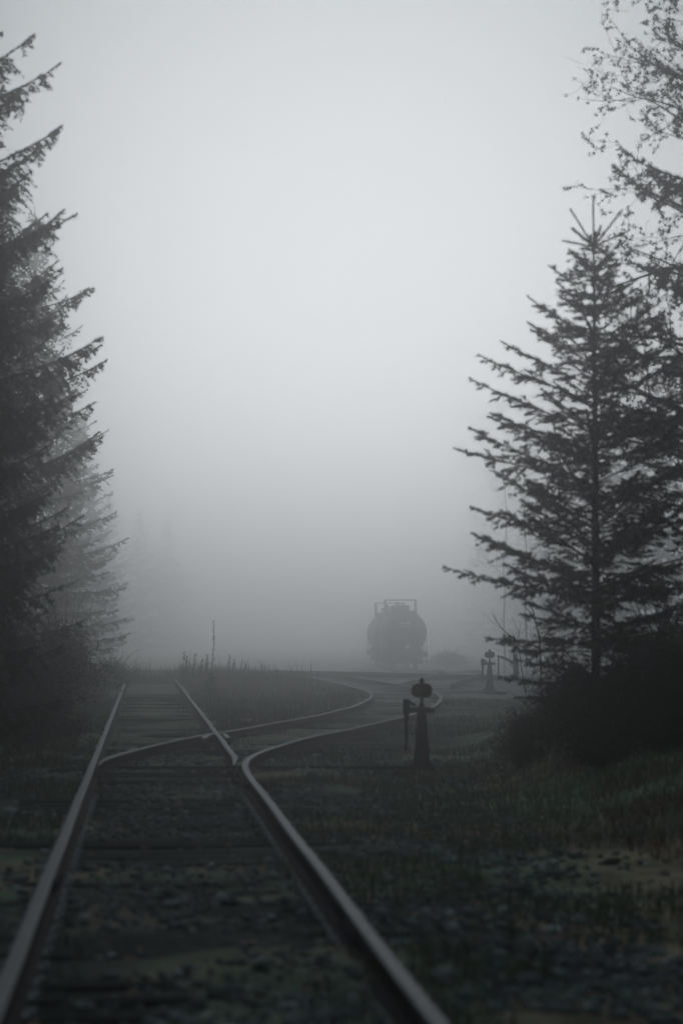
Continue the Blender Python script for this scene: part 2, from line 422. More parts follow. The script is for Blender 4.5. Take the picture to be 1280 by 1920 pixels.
# ------------------------------------------------------------------ switch stands
def switch_stand():
    r = empty('switch_stand')
    mb = MB(); mb.box((0, 0, .012), (.30, .26, .024)); mb.build('base_plate', M['stand'], r, bevel=.004)
    prof = [(.125, .024), (.115, .045), (.098, .07), (.086, .14), (.076, .26), (.066, .40), (.056, .52), (.050, .60), (.058, .62), (.058, .645)]
    mb = MB(); V = []
    for q, h in prof:
        for x, y in ((-1, -1), (1, -1), (1, 1), (-1, 1)): V += [(x * q * .95, y * q * .45, h), ]
    F = []
    for i in range(len(prof) - 1):
        for k in range(4): F.append((i * 4 + k, i * 4 + (k + 1) % 4, i * 4 + 4 + (k + 1) % 4, i * 4 + 4 + k))
    F += [(3, 2, 1, 0), tuple((len(prof) - 1) * 4 + k for k in range(4))]
    mb.add(V, F); mb.build('post', M['stand'], r, bevel=.008)
    mb = MB(); mb.box((0, -.056, .3), (.03, .03, .5), taper=.6); mb.build('post_rib', M['stand'], r)
    mb = MB(); mb.box((-.04, 0, .61), (.29, .085, .055)); mb.box((.085, 0, .605), (.10, .075, .042)); mb.build('table', M['stand'], r, bevel=.008)
    mb = MB(); mb.box((-.165, -.035, .645), (.075, .022, .15)); mb.box((-.165, .035, .645), (.075, .022, .15)); mb.tube([(-.165, -.055, .67), (-.165, .055, .67)], .014, 8)
    mb.box((-.105, 0, .675), (.085, .03, .032), Matrix.Rotation(.55, 3, 'Y')); mb.build('lever_fork', M['stand'], r, bevel=.005)
    mb = MB(); mb.tube([(-.165, 0, .67), (-.166, 0, .56), (-.164, .0, .42), (-.165, 0, .30), (-.167, 0, .22)], [.030, .028, .021, .014, .013], 8)
    lv = mb.build('lever', M['stand'], r, smooth=True)
    mb = MB(); mb.lathe([(.008, .20), (.024, .208), (.029, .235), (.024, .262), (.012, .275)], 10, c=(-.167, 0, 0)); mb.build('handle_knob', M['stand'], lv, smooth=True)
    mb = MB(); mb.lathe([(.026, .645), (.026, .675), (.018, .68), (.017, .79)], 10); mb.build('spindle', M['stand'], r, smooth=True)
    def plate(rx, rz, ang, nm, m, cz):
        mb = MB(); V = []; n = 20
        for y in (-.004, .004):
            for k in range(n):
                w = 2 * math.pi * k / n; c, s_ = math.cos(w), math.sin(w); e = .7
                V.append((math.copysign(abs(c) ** e, c) * rx, y, math.copysign(abs(s_) ** e, s_) * rz))
        F = [tuple(range(n)), tuple(range(2 * n - 1, n - 1, -1))] + [(k, k + n, (k + 1) % n + n, (k + 1) % n) for k in range(n)]
        mb.add(V, F); o = mb.build(nm, m, r); o.location = (0, 0, cz); o.rotation_euler = (0, 0, ang); return o
    plate(.122, .074, math.radians(22), 'target_plate', M['target_red'], .81)
    plate(.122, .066, math.radians(108), 'target_plate', M['target_red'], .815)
    mb = MB(); mb.lathe([(.020, .86), (.020, .885), (.026, .89), (.027, .915), (.018, .935), (.006, .942)], 10); mb.build('finial', M['stand'], r, smooth=True)
    for s in (-1, 1):
        for t in (-1, 1):
            mb = MB(); mb.lathe([(.014, .024), (.014, .04), (.007, .046)], 6, c=(s * .12, t * .10, 0)); mb.build('base_bolt', M['iron'], r)
    return r
p = on_rail_plane(790, 1441)
st1 = tag(switch_stand(), 'near black iron switch stand with dark red target beside the curved siding', 'switch stand', 'switch stands beside the siding')
st1.location = (.883, 31.4, -.155); st1.scale = (1.02, 1.02, 1.075)
p = on_rail_plane(917, 1294)
st2 = tag(copy_tree(st1), 'small distant grey switch stand in the fog beside the yard tracks', 'switch stand', 'switch stands beside the siding')
st2.location = (3.99, 76.8, -.14); st2.scale = (1.15, 1.15, 1.2); st2.rotation_euler = (0, 0, math.radians(-14))
for (st, dx, rz) in ((st1, -.55, 0.05), (st2, -.35, .12)):
    for k in (-1, 1):
        me = LONG_SLEEPERS[3.0] if st is st1 else SLEEPERS[1]
        o = obj('headblock', me, None, main if st is st1 else yard)
        o.location = (st.location.x + dx, st.location.y + k * .17 * st.scale.x, st.location.z - .02); o.rotation_euler = (0, 0, rz); o.scale = (.62, 1, 1)

# ------------------------------------------------------------------ tank wagons
TR, TL, TZ = 1.46, 15.0, 2.42
def head_x(y, z):                       # how far the dished end stands out
    q = min(1.0, math.hypot(y, z) / TR); return .55 * math.sqrt(max(0, 1 - q * q))
def tank_car():
    r = empty('tank_wagon')             # local x runs from the near end (0) towards the far end (+)
    prof = []
    for k in range(0, 10):
        a = k / 9 * math.pi / 2; prof.append((max(.001, TR * math.sin(a)), .55 - .55 * math.cos(a)))
    prof += [(TR, q) for q in np.linspace(1.5, TL - 1.5, 6)]
    for k in range(9, -1, -1):
        a = k / 9 * math.pi / 2; prof.append((max(.001, TR * math.sin(a)), TL - .55 + .55 * math.cos(a)))
    mb = MB(); mb.lathe(prof, 40, (0, 0, TZ), 'X'); tk = mb.build('tank', M['tank'], r, smooth=True)
    for q in (.62, 4.4, 8.2, 11.0, TL - .62):
        mb = MB(); mb.lathe([(TR + .002, q - .04), (TR + .012, q - .03), (TR + .012, q + .03), (TR + .002, q + .04)], 40, (0, 0, TZ), 'X'); mb.build('weld_band', M['tank'], tk, smooth=True)
    mx = TL * .5
    mb = MB(); mb.lathe([(.62, TR - .1), (.62, TR + .34), (.66, TR + .35), (.66, TR + .40), (.5, TR + .46), (.12, TR + .52)], 20, (mx, 0, TZ)); dm = mb.build('manway_dome', M['tank_metal'], r, smooth=True)
    mb = MB(); mb.lathe([(.13, TR + .46), (.13, TR + .66), (.09, TR + .70)], 10, (mx + .2, .2, TZ)); mb.build('valve', M['tank_metal'], dm, smooth=True)
    for s in (-1, 1):
        mb = MB(); mb.box((mx, s * .86, TZ + TR + .06), (3.0, .42, .04)); mb.box((mx - 1.3, s * .78, TZ + TR - .14), (.07, .5, .38)); mb.box((mx + 1.3, s * .78, TZ + TR - .14), (.07, .5, .38)); mb.build('walkway', M['tank_metal'], r)
    hr = empty('handrail'); hr.parent = r; z0, z1 = TZ + TR + .08, TZ + TR + .78
    for x in (-1.45, 0, 1.45):
        for s in (-1, 1):
            mb = MB(); mb.box((mx + x, s * 1.05, (z0 + z1) / 2), (.055, .055, z1 - z0)); mb.build('handrail_post', M['tank_metal'], hr)
    for s in (-1, 1):
        for z in (z1, (z0 + z1) / 2):
            mb = MB(); mb.tube([(mx - 1.48, s * 1.05, z), (mx + 1.48, s * 1.05, z)], .028, 6); mb.build('handrail_bar', M['tank_metal'], hr)
    for x in (-1.45, 1.45):
        mb = MB(); mb.tube([(mx + x, -1.06, z1 + .03), (mx + x, 1.06, z1 + .03)], .032, 6); mb.build('handrail_bar', M['tank_metal'], hr)
    for s in (-1, 1):                    # side ladders
        ld = empty('ladder'); ld.parent = r
        for q in (-.22, .22):
            mb = MB(); mb.tube([(mx + q, s * (TR + .12), .75), (mx + q, s * (TR + .12), TZ + .2), (mx + q, s * 1.25, TZ + 1.15), (mx + q, s * 1.06, z0)], .022, 5); mb.build('ladder_rail', M['tank_metal'], ld)
        for z in np.arange(.85, TZ + .3, .34):
            mb = MB(); mb.tube([(mx - .22, s * (TR + .12), z), (mx + .22, s * (TR + .12), z)], .014, 5); mb.build('rung', M['tank_metal'], ld)
    for x0, d in ((0, 1), (TL, -1)):     # ends: sill, platform, coupler, steps, grab irons
        mb = MB(); mb.box((x0 + d * -.15, 0, .98), (.22, 2.95, .34)); mb.build('end_sill', M['tank_metal'], r)
        mb = MB(); mb.box((x0 + d * .5, 0, 1.165), (1.3, 2.9, .03)); mb.build('end_platform', M['tank_metal'], r)
        mb = MB(); mb.box((x0 - d * .55, 0, .86), (.6, .22, .2)); mb.box((x0 - d * .9, .04, .86), (.22, .36, .28)); mb.box((x0 - d * 1.0, -.12, .86), (.2, .1, .26)); mb.build('coupler', M['tank_metal'], r)
        for s in (-1, 1):
            mb = MB()
            for q in (0, .36): mb.tube([(x0 + d * (.05 + q), s * 1.42, .95), (x0 + d * (.05 + q), s * 1.42, .38)], .02, 5)
            for z in (.40, .66): mb.box((x0 + d * .23, s * 1.42, z), (.36, .05, .03))
            mb.build('step', M['tank_metal'], r)
            mb = MB(); mb.tube([(x0 - d * .05, s * 1.40, 1.15), (x0 - d * .05, s * 1.40, 1.95), (x0 + d * .55, s * 1.40, 1.95)], .022, 5); mb.build('grab_iron', M['tank_metal'], r)
        mb = MB(); mb.box((x0 + d * 1.9, 0, .98), (1.4, 1.5, .5)); mb.box((x0 + d * 1.9, .95, 1.15), (1.0, .5, .5)); mb.box((x0 + d * 1.9, -.95, 1.15), (1.0, .5, .5)); mb.build('saddle', M['tank_metal'], r)
        tk2 = empty('bogie'); tk2.parent = r; tx = x0 + d * 1.9
        mb = MB(); mb.box((tx, 0, .62), (.4, 2.3, .26)); mb.build('bolster', M['tank_metal'], tk2)
        for s in (-1, 1):
            mb = MB(); mb.box((tx, s * 1.12, .70), (2.2, .16, .16)); mb.box((tx, s * 1.12, .42), (1.1, .16, .14)); mb.box((tx - .7, s * 1.12, .55), (.5, .15, .18), Matrix.Rotation(-.55, 3, 'Y')); mb.box((tx + .7, s * 1.12, .55), (.5, .15, .18), Matrix.Rotation(.55, 3, 'Y'))
            for q in (-.87, .87): mb.lathe([(.15, -.1), (.15, .1)], 10, (tx + q, s * 1.14, .46), 'Y')
            mb.build('side_frame', M['tank_metal'], tk2)
            for q in (-.87, .87):
                mb = MB(); mb.lathe([(.12, -.09), (.44, -.06), (.455, .035), (.49, .04), (.49, .065), (.12, .08)] if s > 0 else [(.12, .09), (.44, .06), (.455, -.035), (.49, -.04), (.49, -.065), (.12, -.08)], 24, (tx + q, s * .755, .457), 'Y'); mb.build('wheel', M['iron'], tk2, smooth=True)
        for q in (-.87, .87):
            mb = MB(); mb.lathe([(.085, -1.1), (.085, 1.1)], 10, (tx + q, 0, .457), 'Y'); mb.build('axle', M['iron'], tk2)
    mb = MB(); mb.box((TL / 2, 0, .72), (TL - 4, .5, .12)); mb.lathe([(.12, -.3), (.12, .3)], 10, (TL / 2, 0, .75)); mb.build('bottom_outlet', M['tank_metal'], r)
    # illegible white stencilled lines on the near end, following the dished plate, and the pale placard
    def patch(y0, y1, za, zb, nm, m, off=.012, n=6):
        V = []; F = []
        for j in range(3):
            for i in range(n + 1):
                y = y0 + (y1 - y0) * i / n; z = za + (zb - za) * j / 2
                V.append((.55 - head_x(y, z) - off, y, TZ + z))
        for j in range(2):
            for i in range(n): F.append((j * (n + 1) + i, j * (n + 1) + i + 1, (j + 1) * (n + 1) + i + 1, (j + 1) * (n + 1) + i))
        mb = MB(); mb.add(V, F); o = mb.build(nm, m, r)
        so = o.modifiers.new('solid', 'SOLIDIFY'); so.thickness = .006
    patch(.03, .34, .60, .69, 'stencil', M['white_paint']); patch(-.36, -.05, .60, .69, 'stencil', M['white_paint'])
    for q, z, w in ((.0, .46, .46), (.04, .37, .34), (-.28, .44, .1)):
        patch(q - w / 2, q + w / 2, z - .012, z + .012, 'stencil', M['white_paint'])
    mb = MB(); c = Vector((.55 - head_x(0, -.95) - .06, -.14, TZ - .93)); q = .17
    V = [c + Vector((t, a, b)) for t in (-.012, .012) for a, b in ((0, -q), (q, 0), (0, q), (-q, 0))]
    mb.add(V, [(0, 1, 2, 3), (7, 6, 5, 4), (0, 4, 5, 1), (1, 5, 6, 2), (2, 6, 7, 3), (3, 7, 4, 0)]); mb.box(c + Vector((.07, 0, 0)), (.12, .04, .04))
    tag(mb.build('placard', M['white_paint'], r), 'pale diamond placard on the wagon end')
    return r
def yard_heading(y): return math.atan2(yrd_x(y + 4) - yrd_x(y - 4), 8.0)
def place_car(o, y0):
    ya, yb = y0 + 2, y0 + 13
    h = math.atan2(yrd_x(yb) - yrd_x(ya), yb - ya)
    o.location = (float(yrd_x(ya)) - 2 * math.sin(h), y0, float(dip(y0 + 7))); o.rotation_euler = (0, 0, math.pi / 2 - h)
car1 = tag(tank_car(), 'black railway tank wagon facing the camera, white stencils and placard on its end', 'tank wagon', 'tank wagons standing in the fog')
car2 = tag(copy_tree(car1), 'second tank wagon half hidden behind the first, fainter in the fog', 'tank wagon', 'tank wagons standing in the fog')
place_car(car1, 189.0); place_car(car2, 206.5)
for ch in list(car2.children):
    if ch.name.split('.')[0] in ('stencil', 'placard'): bpy.data.objects.remove(ch)

# ------------------------------------------------------------------ conifers
def tubes_np(segs, n=4):
    """segs: list of (P (k,3), R (k,)) -> joined tube mesh arrays (quads)."""
    Vs, Fs, o = [], [], 0
    ang = np.arange(n) * 2 * math.pi / n
    for P, R in segs:
        P = np.asarray(P, float); R = np.asarray(R, float); k = len(P)
        T = np.gradient(P, axis=0); T /= np.linalg.norm(T, axis=1)[:, None] + 1e-9
        up = np.array([0, 0, 1.0]) if abs(T[0, 2]) < .9 else np.array([1.0, 0, 0])
        A = np.cross(T, up); A /= np.linalg.norm(A, axis=1)[:, None] + 1e-9
        B = np.cross(T, A)
        V = P[:, None] + R[:, None, None] * (A[:, None] * np.cos(ang)[None, :, None] + B[:, None] * np.sin(ang)[None, :, None])
        Vs.append(V.reshape(-1, 3)); I = np.arange(k * n).reshape(k, n)
        Fs.append(np.stack([I[:-1], np.roll(I[:-1], -1, 1), np.roll(I[1:], -1, 1), I[1:]], -1).reshape(-1, 4) + o); o += k * n
    return np.concatenate(Vs), np.concatenate(Fs)

def needles(S0, S1, R, spacing, nlen, nwid, fwd=.55):
    """Needle triangles around twig segments S0-S1."""
    L = np.linalg.norm(S1 - S0, axis=1); cnt = np.maximum(1, np.floor(L / spacing + R.random(len(L)))).astype(int)
    i = np.repeat(np.arange(len(L)), cnt); t = R.random(len(i))[:, None]
    T = (S1 - S0) / (L[:, None] + 1e-9); Ti = T[i]
    base = S0[i] + (S1 - S0)[i] * t
    rad = R.normal(size=(len(i), 3)); rad -= Ti * np.sum(rad * Ti, 1)[:, None]; rad /= np.linalg.norm(rad, axis=1)[:, None] + 1e-9
    rad[:, 2] += .15
    d = Ti * fwd + rad * R.uniform(.6, 1.0, (len(i), 1)); d /= np.linalg.norm(d, axis=1)[:, None] + 1e-9
    w = np.cross(d, Ti); w /= np.linalg.norm(w, axis=1)[:, None] + 1e-9
    ln = nlen * R.uniform(.7, 1.2, (len(i), 1)); hw = nwid / 2
    V = np.stack([base - w * hw, base + w * hw, base + d * ln], 1).reshape(-1, 3)
    br = R.uniform(.75, 1.25, len(i)); C = np.repeat(np.stack([br, br, br * R.uniform(.85, 1.05, len(i))], 1), 3, 0)
    return V, np.arange(len(V)).reshape(-1, 3), C

def conifer(seed, H, len_fn, elev_fn, whorl=.30, per=6, first=.06, twig_gap=.085, twig_len=.36, droop=.1, tipup=.12, spacing=.007, nlen=.026, nwid=.006, r0=None, extra=.55, sub=True, lean=0.0, jitter=.22, latz=0.0, leader=False, tdroop=None):
    R = np.random.default_rng(seed); wood = []; S0, S1 = [], []
    r0 = r0 or H * .011 + .01
    tdroop = droop if tdroop is None else tdroop
    zt = np.linspace(0, H, 14); wob = np.cumsum(R.normal(0, .006 * H / 8, (14, 2)), 0) * .5
    trunk = np.stack([wob[:, 0] + lean * zt, wob[:, 1], zt], 1); tr_r = np.maximum(.006, r0 * (1 - zt / H) ** .85); tr_r[0] *= 1.35
    def tp(z): return np.array([np.interp(z, zt, trunk[:, 0]), np.interp(z, zt, trunk[:, 1]), z])
    z = H * first
    levels = []
    while z < H * (.885 if leader else .975):
        levels.append(z); f = z / H
        z += whorl * (1.0 if f < .8 else .85) * R.uniform(.75, 1.2)
    if leader:                                   # last year's whorl of bare straight shoots and the leader
        b = tp(H * .905); S0 += [np.array([b])] * 3; S1 += [np.array([tp(H)])] * 3; S0.append(np.array([tp(H * .86)])); S1.append(np.array([b]))
        for q in range(7):
            az = q * .9 + R.uniform(-.2, .2); el = R.uniform(.25, 1.05); L = R.uniform(.42, .75)
            e = b + L * np.array([math.cos(az) * math.cos(el), math.sin(az) * math.cos(el), math.sin(el)]); S0 += [np.array([b])] * 4; S1 += [np.array([e])] * 4; wood.append((np.array([b, (b + e) / 2, e]), np.array([.007, .005, .003])))
    for z in levels:
        f = z / H; n = max(3, int(per * R.uniform(.75, 1.2))); a0 = R.uniform(0, 6.28)
        for b in range(n):
            az = a0 + b * 2 * math.pi / n + R.normal(0, .25)
            L = len_fn(f) * R.uniform(1 - jitter * 1.6, 1 + jitter * .5)
            if R.random() < .12: L *= extra
            if L < .08: continue
            zz = min(H * .985, max(.1, z + R.uniform(-.1, .1) * whorl * 2)); e0 = elev_fn(f) + R.normal(0, .08)
            k = 9; t = np.linspace(0, 1, k); el = e0 - droop * np.sin(t * math.pi * .9) * min(1, L / 2.0) + tipup * (t ** 2)
            azs = az + R.normal(0, .10) * t + np.cumsum(R.normal(0, .03, k))
            stp = L / (k - 1); D = np.stack([np.cos(azs) * np.cos(el), np.sin(azs) * np.cos(el), np.sin(el)], 1)
            P = tp(zz) + np.concatenate([[[0, 0, 0]], np.cumsum(D[:-1] * stp, 0)])
            br = np.maximum(.0035, (.004 + .0065 * L) * (1 - t) ** .8); wood.append((P, br))
            i0 = 1 if f > .72 else 2
            S0.append(P[i0:-1]); S1.append(P[i0 + 1:]); S0 += [P[4:-1]] * 2; S1 += [P[5:]] * 2
            # side twigs
            m = max(3, int(L / twig_gap)); q = np.sort(R.uniform(.12 if L > .6 else .05, .995, m) ** .85); sgn = np.where(np.arange(m) % 2 == 0, 1.0, -1.0)
            bp = np.stack([np.interp(q, t, P[:, c]) for c in range(3)], 1); dt = np.stack([np.interp(q, t, D[:, c]) for c in range(3)], 1)
            lat = np.stack([-np.sin(az) * sgn, np.cos(az) * sgn, R.normal(0, .42, m) + latz * (1 - .7 * q)], 1)
            tl = (twig_len * min(1.4, .35 + L * .5) * (1 - q) ** .9 * 1.15 + .035) * R.uniform(.55, 1.25, m)
            td_ = dt * R.uniform(.5, .95, (m, 1)) + lat * .8; td_ /= np.linalg.norm(td_, axis=1)[:, None]
            mid = bp + td_ * (tl * .55)[:, None] + np.array([0, 0, -1.0]) * (tdroop * tl * .30)[:, None]
            end = bp + td_ * tl[:, None] + np.array([0, 0, -1.0]) * (tdroop * tl * 1.1)[:, None]
            S0 += [bp, mid]; S1 += [mid, end]
            if sub:
                for c in range(4):
                    u = R.uniform(.2, .9, m)[:, None]; s_ = np.where(R.random(m) < .5, 1.0, -1.0)[:, None]
                    ps = bp + (end - bp) * u; sd_ = td_ * .75 + np.cross(td_, [0, 0, 1.0]) * s_ * .65 + R.normal(0, .18, (m, 3)); sd_[:, 2] -= tdroop * .9
                    sd_ /= np.linalg.norm(sd_, axis=1)[:, None]; sl = (tl * .42 * (1.1 - u[:, 0]) + .03)[:, None]
                    ok = tl > .09
                    S0.append(ps[ok]); S1.append((ps + sd_ * sl)[ok])
    top0 = tp(H * .93); S0.append(np.array([top0])); S1.append(np.array([tp(H)]))
    S0, S1 = np.concatenate(S0), np.concatenate(S1)
    Vw, Fw = tubes_np(wood, 4); Vt, Ft = tubes_np([(trunk, tr_r)], 10)
    Vn, Fn, Cn = needles(S0, S1, R, spacing, nlen, nwid)
    me_t = mesh_np('trunk', Vt, Ft, smooth=True); me_t.materials.append(M['bark'])
    me_w = mesh_np('branches', Vw, Fw, smooth=True); me_w.materials.append(M['bark'])
    me_n = mesh_np('crown', Vn, Fn, Cn); me_n.materials.append(M['needle'])
    return me_t, me_w, me_n
def tree(name, meshes, loc, rz, sca, label, group=None):
    r = tag(empty(name, loc, rz), label, 'tree', group); r.scale = sca if hasattr(sca, '__len__') else (sca,) * 3
    obj('trunk', meshes[0], None, r); obj('branches', meshes[1], None, r); obj('crown', meshes[2], None, r)
    return r
def gpt(px, d):
    x = (px - 640) * d / FPX; return (x, d, float(ground_z(x, d)) - .03)

# the young fir at the right
def fir_len(f):
    pts = [(0, 1.0), (.1, 1.2), (.17, 1.35), (.24, 1.95), (.31, 2.1), (.42, 1.95), (.54, 1.7), (.62, 1.5), (.70, 1.15), (.78, .85), (.86, .5), (.905, .5), (1, .4)]
    return float(np.interp(f, [a for a, b in pts], [b for a, b in pts]))
def fir_el(f): return float(np.interp(f, [0, .12, .3, .6, .8, .9, 1], [-.15, .12, .42, .50, .55, .85, 1.1]))
fir = conifer(21, 7.55, fir_len, fir_el, whorl=.30, per=7, first=.05, twig_gap=.054, twig_len=.40, droop=.12, tipup=.10, spacing=.0054, nlen=.036, nwid=.0118, r0=.07, leader=True)
tree('fir_tree', fir, gpt(1117, 29.0), 1.0, (.80, .80, .738), 'young dark fir with pointed bare leader standing alone at the right', None)

# tall spruces at the left
def spr_len(f): return float(np.interp(f, [0, .1, .27, .38, .55, .68, .8, .93, 1], [1.9, 2.3, 3.2, 3.35, 2.6, 1.8, 1.2, .5, .15]))
def spr_el(f): return float(np.interp(f, [0, .25, .6, .9, 1], [.18, .42, .60, .80, 1.0]))
spr = conifer(8, 15.5, spr_len, spr_el, whorl=.50, per=7, first=.05, twig_gap=.062, twig_len=.62, droop=.20, tipup=.28, spacing=.0105, nlen=.050, nwid=.021, r0=.17, latz=-.30, tdroop=.60)
tree('spruce_tree', spr, gpt(-160, 32.0), .4, .76, 'tall dark spruce at the left edge with upswept drooping branches')
tree('spruce_tree', spr, gpt(-92, 42.0), 3.3, (.82, .82, .80), 'second dark spruce standing close behind the tall one at the left edge')
def spr2_len(f): return float(np.interp(f, [0, .1, .3, .55, .8, .93, 1], [2.6, 3.0, 2.9, 2.3, 1.35, .55, .15]))
spr2 = conifer(33, 14.5, spr2_len, spr_el, whorl=.45, per=7, first=.04, twig_gap=.13, twig_len=.55, droop=.35, tipup=.25, spacing=.022, nlen=.07, nwid=.036, r0=.16, latz=-.3)
tree('spruce_tree', spr2, gpt(62, 95.0), 2.0, (1.1, 1.1, 1.1), 'grey misty spruce seen just behind the tall dark spruce at left')
tree('spruce_tree', spr2, gpt(-70, 66.0), 4.1, (1.0, 1.0, .93), 'shorter spruce between the dark spruce and the misty grey one')
tree('spruce_tree', spr2, gpt(1452, 34.0), 3.0, (.80, .80, .98), 'tall dark spruce at the right edge behind the bare lichened tree')

far_m = [conifer(50 + q, 15, lambda f: float(np.interp(f, [0, .15, .6, .9, 1], [2.9, 3.1, 2.1, .8, .1])), spr_el, whorl=.6, per=6, first=.05, twig_gap=.25, twig_len=.6, droop=.3, tipup=.2, spacing=.055, nlen=.16, nwid=.11, sub=True, latz=-.25) for q in range(2)]
FAR = [(105, 122, .9), (150, 172, 1.05), (172, 255, 1.15), (205, 345, 1.3), (262, 420, 1.4), (315, 470, 1.45),
       (905, 440, 1.35), (950, 400, 1.1), (985, 330, 1.25), (1030, 270, 1.0), (1060, 225, 1.0), (1095, 190, 1.15), (1140, 190, 1.25), (1185, 160, 1.0), (1235, 145, 1.1)]
R9 = random.Random(3)
for i, (px, d, s) in enumerate(FAR):
    left = px < 640
    tree('distant_conifer', far_m[i % 2], gpt(px, d), R9.uniform(0, 6.28), (s * R9.uniform(.9, 1.2), s * R9.uniform(.9, 1.2), s),
         'conifer fading into fog in the far wood left of the wagons' if left else 'conifer fading into fog in the far wood behind and right of the wagons', 'far conifers left of the wagons' if left else 'far conifers right of the wagons')

# wood added out of view beside and behind the camera, to darken near fog
def shade_wood_mass():
    R = np.random.default_rng(404); Vs, Cs, segs = [], [], []
    spots = []
    for sgn in (-1, 1):
        for row in range(2):
            for yy in np.arange(-34, 92, 5.0):
                xx = sgn * (8.5 + .125 * max(yy, 0) + row * 4.5) + (-.03 * yy if sgn < 0 else 0) + R.uniform(-1, 1); spots.append((xx, yy + R.uniform(-1.8, 1.8)))
    for row in range(2):
        for xx in np.arange(-9, 10, 3.6): spots.append((xx + R.uniform(-1, 1), -16 - row * 6 + R.uniform(-1.5, 1.5)))
    for xx, yy in spots:
        H = R.uniform(9, 14); n = 800; t = R.random(n) ** .8; h = .03 + .97 * t; rad = (1 - h) ** .8 * 2.4 * np.sqrt(R.random(n)) + .1; a = R.uniform(0, 6.283, n)
        g = float(ground_z(xx, yy)); c = np.stack([xx + rad * np.cos(a), yy + rad * np.sin(a), g + h * H], 1)
        d = np.stack([np.cos(a), np.sin(a), R.normal(.2, .35, n)], 1); d /= np.linalg.norm(d, axis=1)[:, None]; w = np.cross(d, R.normal(size=d.shape)); w /= np.linalg.norm(w, axis=1)[:, None]
        s_ = R.uniform(.35, .75, n)[:, None]
        Vs.append(np.stack([c - d * s_ * .6, c + w * s_ * .3, c + d * s_, c - w * s_ * .3], 1).reshape(-1, 3))
        z = np.linspace(0, H, 5); segs.append((np.stack([np.full(5, xx), np.full(5, yy), g - .1 + z], 1), .2 * (1 - z / H) + .02))
    V = np.concatenate(Vs); C = np.repeat(R.uniform(.7, 1.2, (len(V) // 4, 1)) * np.ones((1, 3)), 4, 0)
    me = mesh_np('crowns', V, np.arange(len(V)).reshape(-1, 4), C); me.materials.append(M['needle'])
    r = tag(empty('added_shade_wood'), 'unseen conifer wood added to shade the near track on both sides', 'wood', kind='stuff')
    obj('crowns', me, None, r); Vt, Ft = tubes_np(segs, 6); mt = mesh_np('trunks', Vt, Ft); mt.materials.append(M['bark']); obj('trunks', mt, None, r)
shade_wood_mass()

# ------------------------------------------------------------------ bare trees
def bare_tree(seed, H, r0, lean, spread, levels=4, twigs=1.0, lichen=True, limbs=12, bias=None, first=.25):
    R = random.Random(seed); segs = []; nodes = []
    def grow(p, d, L, r, lev):
        k = 5 if lev < 3 else 4; P = [p.copy()]; Rr = [r]; q = p.copy(); dd = d.copy()
        for i in range(k):
            dd = (dd + Vector((R.gauss(0, .16), R.gauss(0, .16), R.gauss(.03, .13)))).normalized()
            q = q + dd * (L / k); P.append(q.copy()); Rr.append(max(.0022, r * (1 - .75 * (i + 1) / k)))
            if lev >= 2: nodes.append((q.copy(), Rr[-1]))
        segs.append((P, Rr))
        if lev >= levels: return
        m = {0: 0, 1: 7, 2: 6, 3: 4}.get(lev, 3)
        for j in range(int(m * twigs)):
            t = R.uniform(.2, 1.0); i = min(int(t * k), k - 1); b = P[i].lerp(P[i + 1], t * k - i)
            ax = Vector((R.gauss(0, 1), R.gauss(0, 1), R.gauss(0, 1))).normalized()
            nd = (dd * .7 + ax * .85 + Vector((0, 0, .12))).normalized()
            grow(b, nd, L * R.uniform(.35, .6), Rr[i] * .6, lev + 1)
    P = [Vector((0, 0, 0))]; n = 9; Rr = [r0]
    for i in range(1, n + 1):
        P.append(Vector((lean[0] * i / n * H + R.gauss(0, .05), lean[1] * i / n * H + R.gauss(0, .05), H * i / n))); Rr.append(max(.01, r0 * (1 - .9 * i / n)))
    trunk = (P, Rr)
    for j in range(limbs):
        t = first + (1 - first) * (j + R.random() * .7) / limbs; i = min(int(t * n), n - 1); b = P[i].lerp(P[i + 1], t * n - i)
        az = R.uniform(0, 6.28)
        d = Vector((math.cos(az), math.sin(az), R.uniform(.1, .8)))
        if bias is not None and R.random() < .65: d = Vector((bias[0] + R.gauss(0, .3), bias[1] + R.gauss(0, .5), R.uniform(-.1, .75)))
        grow(b, d.normalized(), spread * (1.15 - .6 * t) * R.uniform(.7, 1.2), Rr[i] * .42, 1)
    Vt, Ft = tubes_np([trunk], 8); Vb, Fb = tubes_np(segs, 4)
    mt = mesh_np('trunk', Vt, Ft, smooth=True); mbr = mesh_np('branches', Vb, Fb, smooth=True)
    for m in (mt, mbr): m.materials.append(M['lichen_bark'])
    ml = None
    if lichen:
        Rn = np.random.default_rng(seed); sel = [p for p, r in nodes if R.random() < .40]
        cen = np.repeat(np.array([tuple(p) for p in sel]), 9, 0); cen = cen + Rn.normal(0, .016, cen.shape)
        sz = Rn.uniform(.012, .028, len(cen)); a = Rn.normal(size=(len(cen), 3)); a /= np.linalg.norm(a, axis=1)[:, None]; b = np.cross(a, Rn.normal(size=(len(cen), 3))); b /= np.linalg.norm(b, axis=1)[:, None] + 1e-9
        V = np.stack([cen + a * sz[:, None], cen + b * (sz * .7)[:, None], cen - a * sz[:, None] * .6, cen - b * (sz * .7)[:, None]], 1).reshape(-1, 3)
        C = np.repeat(np.stack([Rn.uniform(.8, 1.5, len(cen))] * 3, 1), 4, 0)
        ml = mesh_np('lichen_tufts', V, np.arange(len(V)).reshape(-1, 4), C); ml.materials.append(M['shrub_leaf'])
    return mt, mbr, ml
